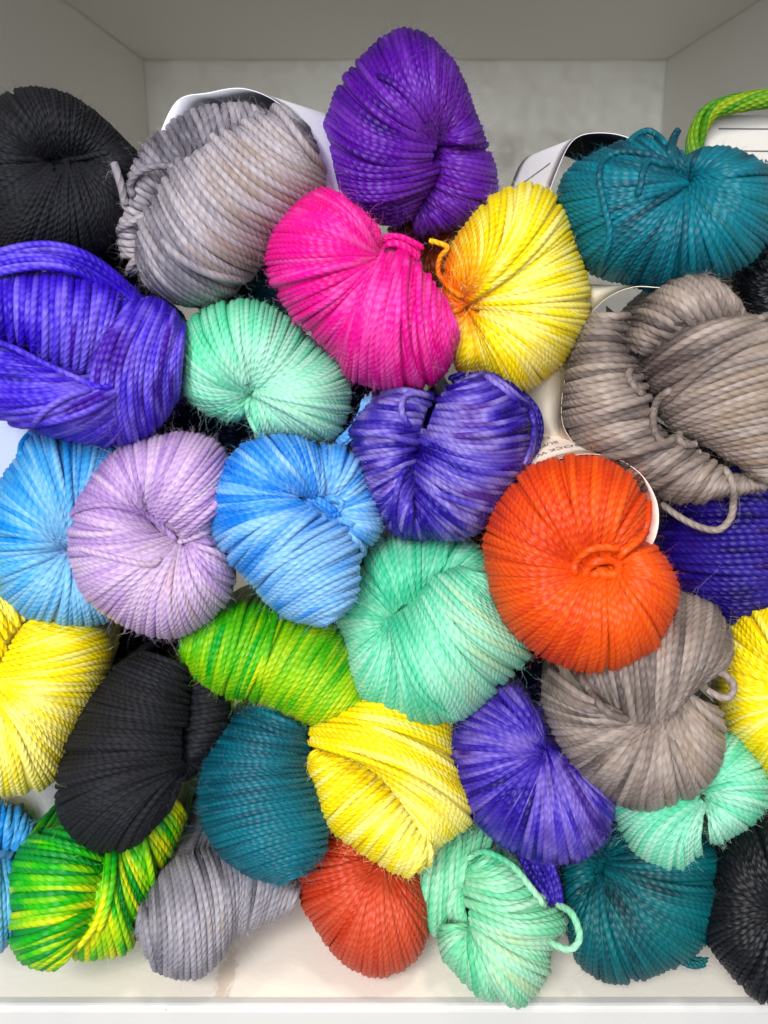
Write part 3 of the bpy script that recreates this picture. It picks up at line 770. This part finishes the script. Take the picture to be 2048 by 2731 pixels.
# ---- third row
s = Skein('mint skein with two big lobes directly left of the orange one', (1150, 1690), 0.290, 10.5, ['4cc096', '76d2ac', '9cdec0', 'a4d0ac'], fuzz=900)
s.fold([(1205, 1532), (1178, 1550), (1150, 1570), (1120, 1595), (1095, 1612), (1075, 1625), (1055, 1640), (1045, 1648), (1040, 1655), (1038, 1662), (1040, 1670)],
       [(1315, 1525), (1272, 1462), (1200, 1440), (1140, 1434), (1070, 1431), (1000, 1453), (963, 1510), (938, 1575), (903, 1640), (910, 1692), (930, 1772)], t0=-54, h=0.6, dz=-16)
s.fold([(1036, 1666), (1038, 1670), (1042, 1672), (1046, 1672), (1050, 1670), (1054, 1668)],
       [(926, 1762), (942, 1820), (968, 1870), (1010, 1900), (1055, 1919), (1105, 1925)], t0=-58, h=0.55, dz=0, bow=(.05, .06, .06, .05))
s.fold([(1222, 1522), (1205, 1530), (1160, 1555), (1130, 1585), (1110, 1610), (1090, 1630), (1070, 1645), (1056, 1655), (1046, 1665)],
       [(1325, 1545), (1345, 1632), (1405, 1735), (1328, 1824), (1270, 1882), (1228, 1908), (1190, 1916), (1160, 1922), (1098, 1924)], t0=-62, h=0.56, dz=18, bow=(-.1, -.1, -.07, -.03, 0, .02))
s.tie([(1052, 1650, 110), (1066, 1700, 150), (1092, 1770, 160), (1130, 1838, 140), (1180, 1885, 100), (1235, 1908, 45)], 130, rf=1.05)
s.done()

s = Skein('vivid orange skein with a knotted centre', (1550, 1510), 0.268, 11.0, ['c02c00', 'dc3e03', 'ee580c', 'd63800'], fuzz=900, matkw=dict(contrast=0.7))
RO = [(1708, 1452), (1724, 1400), (1715, 1335), (1666, 1267), (1612, 1234), (1539, 1223), (1467, 1234), (1406, 1262), (1358, 1317), (1322, 1372), (1301, 1430), (1301, 1487), (1315, 1560), (1340, 1632), (1370, 1678), (1413, 1719), (1467, 1755), (1532, 1777), (1594, 1784), (1648, 1777), (1700, 1752), (1750, 1715), (1785, 1643), (1800, 1589), (1795, 1542), (1771, 1498), (1740, 1464)]
fan(s, (1592, 1516), RO, 40, 10, h=0.6, t0=-60, spin=-0.035, bow=(.03,))
s.tie([(1532, 1540, 60), (1536, 1500, 90), (1572, 1470, 108), (1612, 1464, 112), (1645, 1470, 108)], 90, rf=1.15)
s.tie([(1552, 1540, 90), (1572, 1508, 105), (1606, 1494, 115), (1640, 1502, 115), (1640, 1526, 112), (1612, 1532, 112), (1590, 1518, 110)], 90, rf=1.5)
s.tie([(1574, 1536, 105), (1600, 1524, 122), (1632, 1518, 120)], 100, rf=1.4)
s.tie([(1725, 1340, 40), (1716, 1400, 80), (1698, 1440, 92), (1660, 1472, 96), (1640, 1492, 90)], 90, rf=1.1)
s.paper([(1385, 1300), (1424, 1252), (1467, 1230), (1510, 1216), (1568, 1208), (1640, 1218), (1710, 1262), (1750, 1328), (1758, 1385), (1750, 1430), (1730, 1472)], -22, (-10, -10), 0.045, 'f0dcd0',
        text=[('SOCK WORS', 0.40, 0.24, -1, -1, 0.0040), ('SUPER', 0.32, 0.40, -1, -1, 0.0040), ('NYLON', 0.30, 0.56, -1, -1, 0.0040)],
        lines=[(0.08, 0.06, 0.45, 0.06, 0.0003)])
s.done()

s = Skein('dark indigo skein in shadow at the right edge below the taupe one', (1980, 1460), 0.322, 10.0, ['120846', '201468', '342888', '2a125a'], fuzz=500, matkw=dict(patch=40, along=1.2))
s.fold([(1850, 1270), (1780, 1340), (1750, 1430), (1765, 1520), (1830, 1590), (1910, 1635)],
       [(2120, 1270), (2160, 1340), (2180, 1430), (2180, 1510), (2150, 1580), (2090, 1640)], t0=-78, h=0.45, bow=(.02, 0, -.04, -.06))
s.tie([(1890, 1605, 20), (1905, 1624, 30), (1945, 1642, 40), (1991, 1652, 45), (2030, 1632, 45), (2070, 1600, 45)], 30)
s.done()

s = Skein('taupe grey skein with a small loop sticking out under the orange one', (1700, 1890), 0.287, 12.0, TAUPE, fuzz=900)
s.fold([(1600, 1886), (1640, 1912), (1682, 1930), (1728, 1932), (1766, 1912), (1806, 1878), (1846, 1836), (1868, 1806)],
       [(1520, 1770), (1560, 1690), (1640, 1630), (1720, 1597), (1815, 1590), (1900, 1625), (1944, 1700), (1935, 1775)], t0=-54, h=0.55, dz=-16, bow=(0, 0, -.02, -.05, -.08))
s.fold([(1688, 1912), (1694, 1917), (1700, 1922), (1710, 1925), (1725, 1926), (1745, 1923), (1765, 1916), (1782, 1905), (1802, 1880), (1830, 1842)],
       [(1475, 1785), (1454, 1850), (1478, 1940), (1515, 2010), (1580, 2082), (1673, 2144), (1771, 2144), (1862, 2102), (1918, 2020), (1918, 1885)], t0=-58, h=0.6, dz=8, bow=(.06, .05, .03, 0, 0, -.02, -.05, -.07, -.08))
s.tie([(1545, 1790, 60), (1592, 1862, 115), (1634, 1903, 112), (1685, 1920, 85)], 100, rf=1.1)
s.tie([(1845, 1805, 90), (1880, 1790, 110), (1914, 1800, 115), (1942, 1826, 112), (1938, 1856, 110), (1914, 1862, 110), (1876, 1842, 100)], 60, rf=1.0, ride=False)
s.tie([(1775, 1910, 85), (1800, 1870, 105), (1825, 1840, 100)], 100)
s.done()

s = Skein('golden yellow skein cut off by the right edge below the indigo one', (2080, 1850), 0.312, 10.0, YEL, fuzz=400)
fan(s, (2120, 1850), [(1965, 1640), (1925, 1750), (1922, 1860), (1947, 1945), (1995, 2012), (2060, 2080), (2150, 2100), (2220, 1950), (2230, 1750), (2150, 1640), (2050, 1608)], 16, 40, h=0.6)
s.done()

s = Skein('bright yellow skein at the left edge below the sky blue one', (100, 1880), 0.300, 9.5, YEL, fuzz=800)
s.fold([(70, 1665), (20, 1735), (-15, 1800)], [(40, 1575), (-70, 1600), (-120, 1750)], t0=-50, h=0.6, dz=-10)
s.fold([(60, 1680), (34, 1735), (14, 1785), (6, 1825), (0, 1840), (-6, 1848), (-14, 1850), (-30, 1850)],
       [(110, 1650), (235, 1662), (292, 1722), (268, 1822), (215, 1925), (140, 2078), (30, 2112), (-85, 2092)], t0=-58, h=0.5, dz=0, bow=(-.03, -.04, -.03, 0, .02, .02))
fan(s, (-5, 1835), [(-5 + 70 * math.cos(a), 1835 + 70 * math.sin(a)) for a in np.linspace(0, 2 * math.pi, 10, endpoint=False)], 6, 6, h=0.4, dz=40, tail=0.01)
s.done()

# ---- fourth row
s = Skein('large black skein in front between the yellow and the teal ones', (350, 2010), 0.294, 9.5, BLK, fuzz=1000, matkw=dict(rough=0.75))
s.fold([(505, 1795), (497, 1870), (490, 1940), (480, 2000), (473, 2042)], [(565, 1785), (604, 1860), (614, 1920), (585, 1978), (508, 2038)], t0=-56, h=0.8, dz=-24)
s.fold([(500, 1790), (492, 1865), (484, 1930), (476, 1990), (469, 2032), (467, 2044), (468, 2052), (472, 2062), (477, 2068)],
       [(380, 1745), (300, 1795), (232, 1890), (178, 2000), (155, 2120), (180, 2208), (262, 2262), (352, 2252), (446, 2160)], t0=-62, h=0.52, dz=0, bow=(.05, .05, .03, 0, -.04, -.07, -.08, -.06, -.04))
fan(s, (476, 2020), [(476 + 60 * math.cos(a), 2015 + 60 * math.sin(a)) for a in np.linspace(0, 2 * math.pi, 10, endpoint=False)], 6, 6, h=0.4, dz=10, tail=0.01)
s.done()

s = Skein('lime and green striped bean shaped skein left of the mint one', (720, 1770), 0.290, 9.5, ['1f9a2a', '58b81a', '9ccc14', 'c8d818'], fuzz=900, matkw=dict(patch=24, along=1.1, per=0.3, contrast=1.1))
s.fold([(500, 1695), (535, 1658), (590, 1622), (650, 1608), (710, 1620), (770, 1640), (830, 1656), (890, 1672), (920, 1735), (945, 1795), (962, 1850)],
       [(492, 1748), (503, 1782), (540, 1822), (585, 1850), (620, 1859), (662, 1860), (700, 1870), (745, 1892), (790, 1912), (840, 1927), (905, 1916)], t0=-84, t1=90, h=0.46)
s.done()

s = Skein('dark teal egg shaped skein between the black and the yellow ones', (700, 2120), 0.297, 8.5, TEALC, fuzz=1600, flen=1.1, matkw=dict(contrast=0.7))
s.fold([(760, 1905), (822, 1965), (816, 2020), (812, 2050), (826, 2078), (846, 2112), (864, 2162), (874, 2216), (862, 2268), (820, 2318)],
       [(670, 1893), (612, 1927), (568, 1985), (543, 2050), (533, 2110), (538, 2172), (560, 2228), (605, 2288), (660, 2326), (745, 2352)], t0=-74, h=0.5, bow=(.04, .03, .02, 0, -.03, -.05, -.06))
s.done()

s = Skein('bright yellow skein with two folded lobes above the red one', (1030, 2110), 0.293, 9.5, YEL, fuzz=800)
s.fold([(945, 1885), (882, 1912), (848, 1950), (846, 1985), (900, 2003), (960, 2028), (1020, 2072), (1060, 2115)],
       [(1195, 1905), (1202, 1985), (1218, 2060), (1256, 2160), (1235, 2206), (1190, 2236), (1160, 2258), (1150, 2268)], t0=-70, h=0.34, dz=0, bow=(.04, .06, .06, .05, .03))
s.fold([(856, 1996), (921, 2011), (962, 2030), (1002, 2060), (1042, 2100), (1077, 2140), (1107, 2180), (1132, 2215), (1150, 2250)],
       [(828, 2030), (830, 2065), (848, 2115), (864, 2175), (903, 2222), (966, 2268), (1040, 2314), (1095, 2329), (1142, 2302)], t0=-64, h=0.62, dz=14)
s.done()

s = Skein('violet skein with a hanging tuft below the mint one', (1420, 2080), 0.300, 10.0, ['180c62', '2f2090', '5242b2', '7e6cc6', '442c84'], fuzz=1300, matkw=dict(patch=32, along=1.0, per=0.3, contrast=1.1))
s.fold([(1450, 1992), (1447, 1997), (1444, 2001), (1442, 2005), (1440, 2009), (1440, 2013), (1441, 2017), (1443, 2020), (1446, 2022), (1450, 2023), (1456, 2022), (1464, 2019), (1476, 2014), (1492, 2013), (1512, 2024), (1542, 2046)],
       [(1418, 1890), (1350, 1822), (1280, 1858), (1222, 1925), (1197, 1997), (1206, 2062), (1228, 2138), (1285, 2200), (1345, 2252), (1426, 2288), (1498, 2296), (1562, 2280), (1612, 2228), (1633, 2160), (1625, 2120), (1595, 2085)], t0=-56, h=0.58, bow=(-.05, -.03, 0, .03, .03, .02, 0, 0, -.03, -.05, -.06))
s.tuft([(1425, 2255, 10), (1440, 2310, 15), (1468, 2370, 10), (1482, 2418, 5)], 10, 44, 14, n=26, rf=0.9)
s.done()

s = Skein('mint skein with two lobes at the right under the taupe one', (1840, 2140), 0.305, 9.5, MINT, fuzz=700)
s.fold([(1874, 2088), (1877, 2096), (1879, 2108), (1881, 2125), (1881, 2150)], [(1890, 1950), (1970, 1975), (2050, 2090), (2014, 2184), (1895, 2256)], t0=-54, h=0.62, dz=-14)
s.fold([(1869, 2085), (1866, 2100), (1865, 2112), (1867, 2125), (1871, 2138), (1876, 2155)], [(1710, 2060), (1638, 2125), (1658, 2200), (1704, 2280), (1792, 2323), (1870, 2268)], t0=-58, h=0.55, dz=6, bow=(.0, -.03, -.08, -.1, -.1))
s.done()

# ---- bottom row, resting on the shelf
s = Skein('green and yellow streaked skein on the shelf under the black one', (230, 2390), 0.312, 10.0, LIME, fuzz=600, flen=0.7, matkw=dict(patch=26, along=1.6, per=0.5, contrast=1.15), backmix=0.8)
s.fold([(440, 2110), (395, 2148), (345, 2190), (308, 2230), (292, 2250), (284, 2262), (279, 2272)],
       [(492, 2180), (462, 2252), (422, 2322), (380, 2422), (340, 2532), (262, 2552), (200, 2552)], t0=-60, h=0.42, dz=-12, bow=(0, -.03, -.06, -.08))
s.fold([(270, 2236), (275, 2290), (273, 2340), (267, 2385), (261, 2420), (246, 2450), (231, 2478), (214, 2504)],
       [(175, 2205), (80, 2243), (36, 2320), (32, 2400), (33, 2462), (36, 2515), (78, 2570), (152, 2580)], t0=-62, h=0.62, dz=4)
s.tie([(288, 2250, 60), (285, 2315, 80), (280, 2369, 88), (268, 2424, 85), (245, 2475, 70), (200, 2530, 40)], 80, rf=1.1)
s.tie([(302, 2255, 55), (300, 2315, 70), (294, 2369, 78), (280, 2430, 76), (258, 2490, 55)], 80, rf=1.05)
s.done()

s = Skein('cool grey skein lying on the shelf under the dark teal one', (560, 2440), 0.314, 9.5, ['5a5860', '88848e', 'a8a3ac', '9a908e'], fuzz=700, backmix=0.8)
s.fold([(383, 2425), (398, 2380), (433, 2330), (490, 2288), (560, 2268), (640, 2272), (725, 2300), (795, 2362)],
       [(378, 2500), (400, 2556), (450, 2597), (532, 2602), (592, 2548), (628, 2492), (684, 2467), (765, 2430)], t0=-80, t1=90, h=0.48, tails=(True, True), bow=(0, .03, .05, .05, .03, 0))
s.tuft([(625, 2475, 20), (648, 2478, 25), (660, 2492, 20)], 20, 8, 12, n=7, rf=0.6)
s.done()

s = Skein('brick red skein on the shelf between the grey and the mint ones', (970, 2410), 0.315, 10.0, ['a43222', 'c24836', 'd05e48', 'b84434'], fuzz=700, matkw=dict(contrast=0.6), backmix=0.8)
fan(s, (1012, 2296), [(870, 2225), (815, 2290), (800, 2345), (813, 2412), (850, 2477), (885, 2527), (938, 2574), (1000, 2599), (1073, 2581), (1119, 2530), (1140, 2455), (1133, 2380), (1105, 2310), (1060, 2250), (960, 2210)], 14, 12, h=0.55, t0=-56, spin=-0.03, bow=(0, .04, .06, .06, .04, 0, -.02, -.03, -.04, -.04, 0, 0))
s.done()

s = Skein('mint skein with a loose loop overhanging the front edge of the shelf', (1300, 2460), 0.309, 10.5, ['5cc492', '86d4a8', 'a8debe', 'b0d2a6'], fuzz=700, backmix=0.85)
s.fold([(1125, 2275), (1160, 2240), (1200, 2215), (1255, 2203), (1320, 2222)], [(1120, 2365), (1143, 2470), (1180, 2492), (1218, 2445), (1250, 2380)], t0=-70, h=0.3, dz=-30)
s.fold([(1245, 2328), (1248, 2345), (1250, 2370), (1252, 2400), (1254, 2430), (1255, 2450), (1257, 2462), (1259, 2470), (1261, 2476), (1262, 2480), (1261, 2483), (1258, 2484), (1254, 2482), (1250, 2476), (1248, 2468)],
       [(1300, 2264), (1372, 2300), (1424, 2350), (1468, 2415), (1506, 2460), (1484, 2497), (1462, 2545), (1452, 2605), (1412, 2655), (1388, 2680), (1335, 2662), (1282, 2653), (1220, 2592), (1179, 2535), (1179, 2470)], t0=-58, h=0.55, dz=0, bow=(-.12, -.12, -.1, -.06, -.02, 0, 0))
s.fold([(1249, 2352), (1240, 2350), (1230, 2352), (1218, 2360)], [(1250, 2470), (1236, 2476), (1216, 2462), (1196, 2440)], t0=-70, h=0.4, dz=14, bow=(-.12, -.14, -.14))
s.tie([(1480, 2412, 60), (1514, 2436, 100), (1533, 2483, 110), (1529, 2513, 110), (1508, 2529, 105), (1478, 2520, 90), (1450, 2500, 60)], 20, rf=1.05, ride=False)
s.tie([(1240, 2300, 45), (1290, 2278, 60), (1360, 2312, 75), (1410, 2370, 65), (1450, 2425, 45)], 60, rf=1.05)
s.done()

s = Skein('dark teal skein resting on the shelf at the lower right', (1710, 2420), 0.318, 9.5, ['003038', '00525a', '00686e', '005a5c'], fuzz=800, matkw=dict(contrast=0.8), backmix=0.8)
fan(s, (1606, 2310), [(1512, 2280), (1500, 2370), (1513, 2450), (1540, 2552), (1590, 2600), (1640, 2616), (1700, 2610), (1770, 2585), (1835, 2552), (1882, 2500), (1916, 2420), (1923, 2350), (1900, 2270), (1830, 2220), (1700, 2195), (1580, 2215)], 14, 36, h=0.5, t0=-56, spin=0.025, bow=(0, 0, 0, -.03, -.05, -.06, -.06, -.06, -.05, -.03, 0, 0))
s.tuft([(1815, 2555, 5), (1850, 2568, 5), (1895, 2560, 0)], 0, 12, 5, n=9, rf=0.6)
s.done()

s = Skein('black skein filling the lower right corner of the shelf', (2070, 2430), 0.314, 9.5, BLK, fuzz=700, backmix=0.8)
fan(s, (2085, 2420), [(1990, 2195), (1920, 2290), (1893, 2400), (1890, 2500), (1945, 2582), (2005, 2648), (2075, 2680), (2180, 2660), (2225, 2500), (2210, 2300), (2120, 2175)], 20, 20, h=0.45)
s.done()

s = Skein('sky blue skein in a white paper band cut off at the lower left', (-30, 2330), 0.322, 10.0, LBLUE, fuzz=300, backmix=0.8)
s.fold([(-130, 2270), (-60, 2262), (0, 2258), (50, 2260), (78, 2262)], [(-120, 2140), (-50, 2130), (20, 2146), (70, 2180), (92, 2228)], t0=-50, h=0.5)
s.fold([(-130, 2285), (-60, 2290), (-10, 2296), (20, 2300), (32, 2310)], [(-140, 2530), (-60, 2548), (0, 2530), (34, 2480), (44, 2380)], t0=-60, h=0.5)
s.paper([(-120, 2126), (-50, 2118), (20, 2136), (76, 2172), (100, 2230), (96, 2270)], 4, (60, -70), 0.05, 'eae8ee')
s.done()

# ---- seen only in the gaps
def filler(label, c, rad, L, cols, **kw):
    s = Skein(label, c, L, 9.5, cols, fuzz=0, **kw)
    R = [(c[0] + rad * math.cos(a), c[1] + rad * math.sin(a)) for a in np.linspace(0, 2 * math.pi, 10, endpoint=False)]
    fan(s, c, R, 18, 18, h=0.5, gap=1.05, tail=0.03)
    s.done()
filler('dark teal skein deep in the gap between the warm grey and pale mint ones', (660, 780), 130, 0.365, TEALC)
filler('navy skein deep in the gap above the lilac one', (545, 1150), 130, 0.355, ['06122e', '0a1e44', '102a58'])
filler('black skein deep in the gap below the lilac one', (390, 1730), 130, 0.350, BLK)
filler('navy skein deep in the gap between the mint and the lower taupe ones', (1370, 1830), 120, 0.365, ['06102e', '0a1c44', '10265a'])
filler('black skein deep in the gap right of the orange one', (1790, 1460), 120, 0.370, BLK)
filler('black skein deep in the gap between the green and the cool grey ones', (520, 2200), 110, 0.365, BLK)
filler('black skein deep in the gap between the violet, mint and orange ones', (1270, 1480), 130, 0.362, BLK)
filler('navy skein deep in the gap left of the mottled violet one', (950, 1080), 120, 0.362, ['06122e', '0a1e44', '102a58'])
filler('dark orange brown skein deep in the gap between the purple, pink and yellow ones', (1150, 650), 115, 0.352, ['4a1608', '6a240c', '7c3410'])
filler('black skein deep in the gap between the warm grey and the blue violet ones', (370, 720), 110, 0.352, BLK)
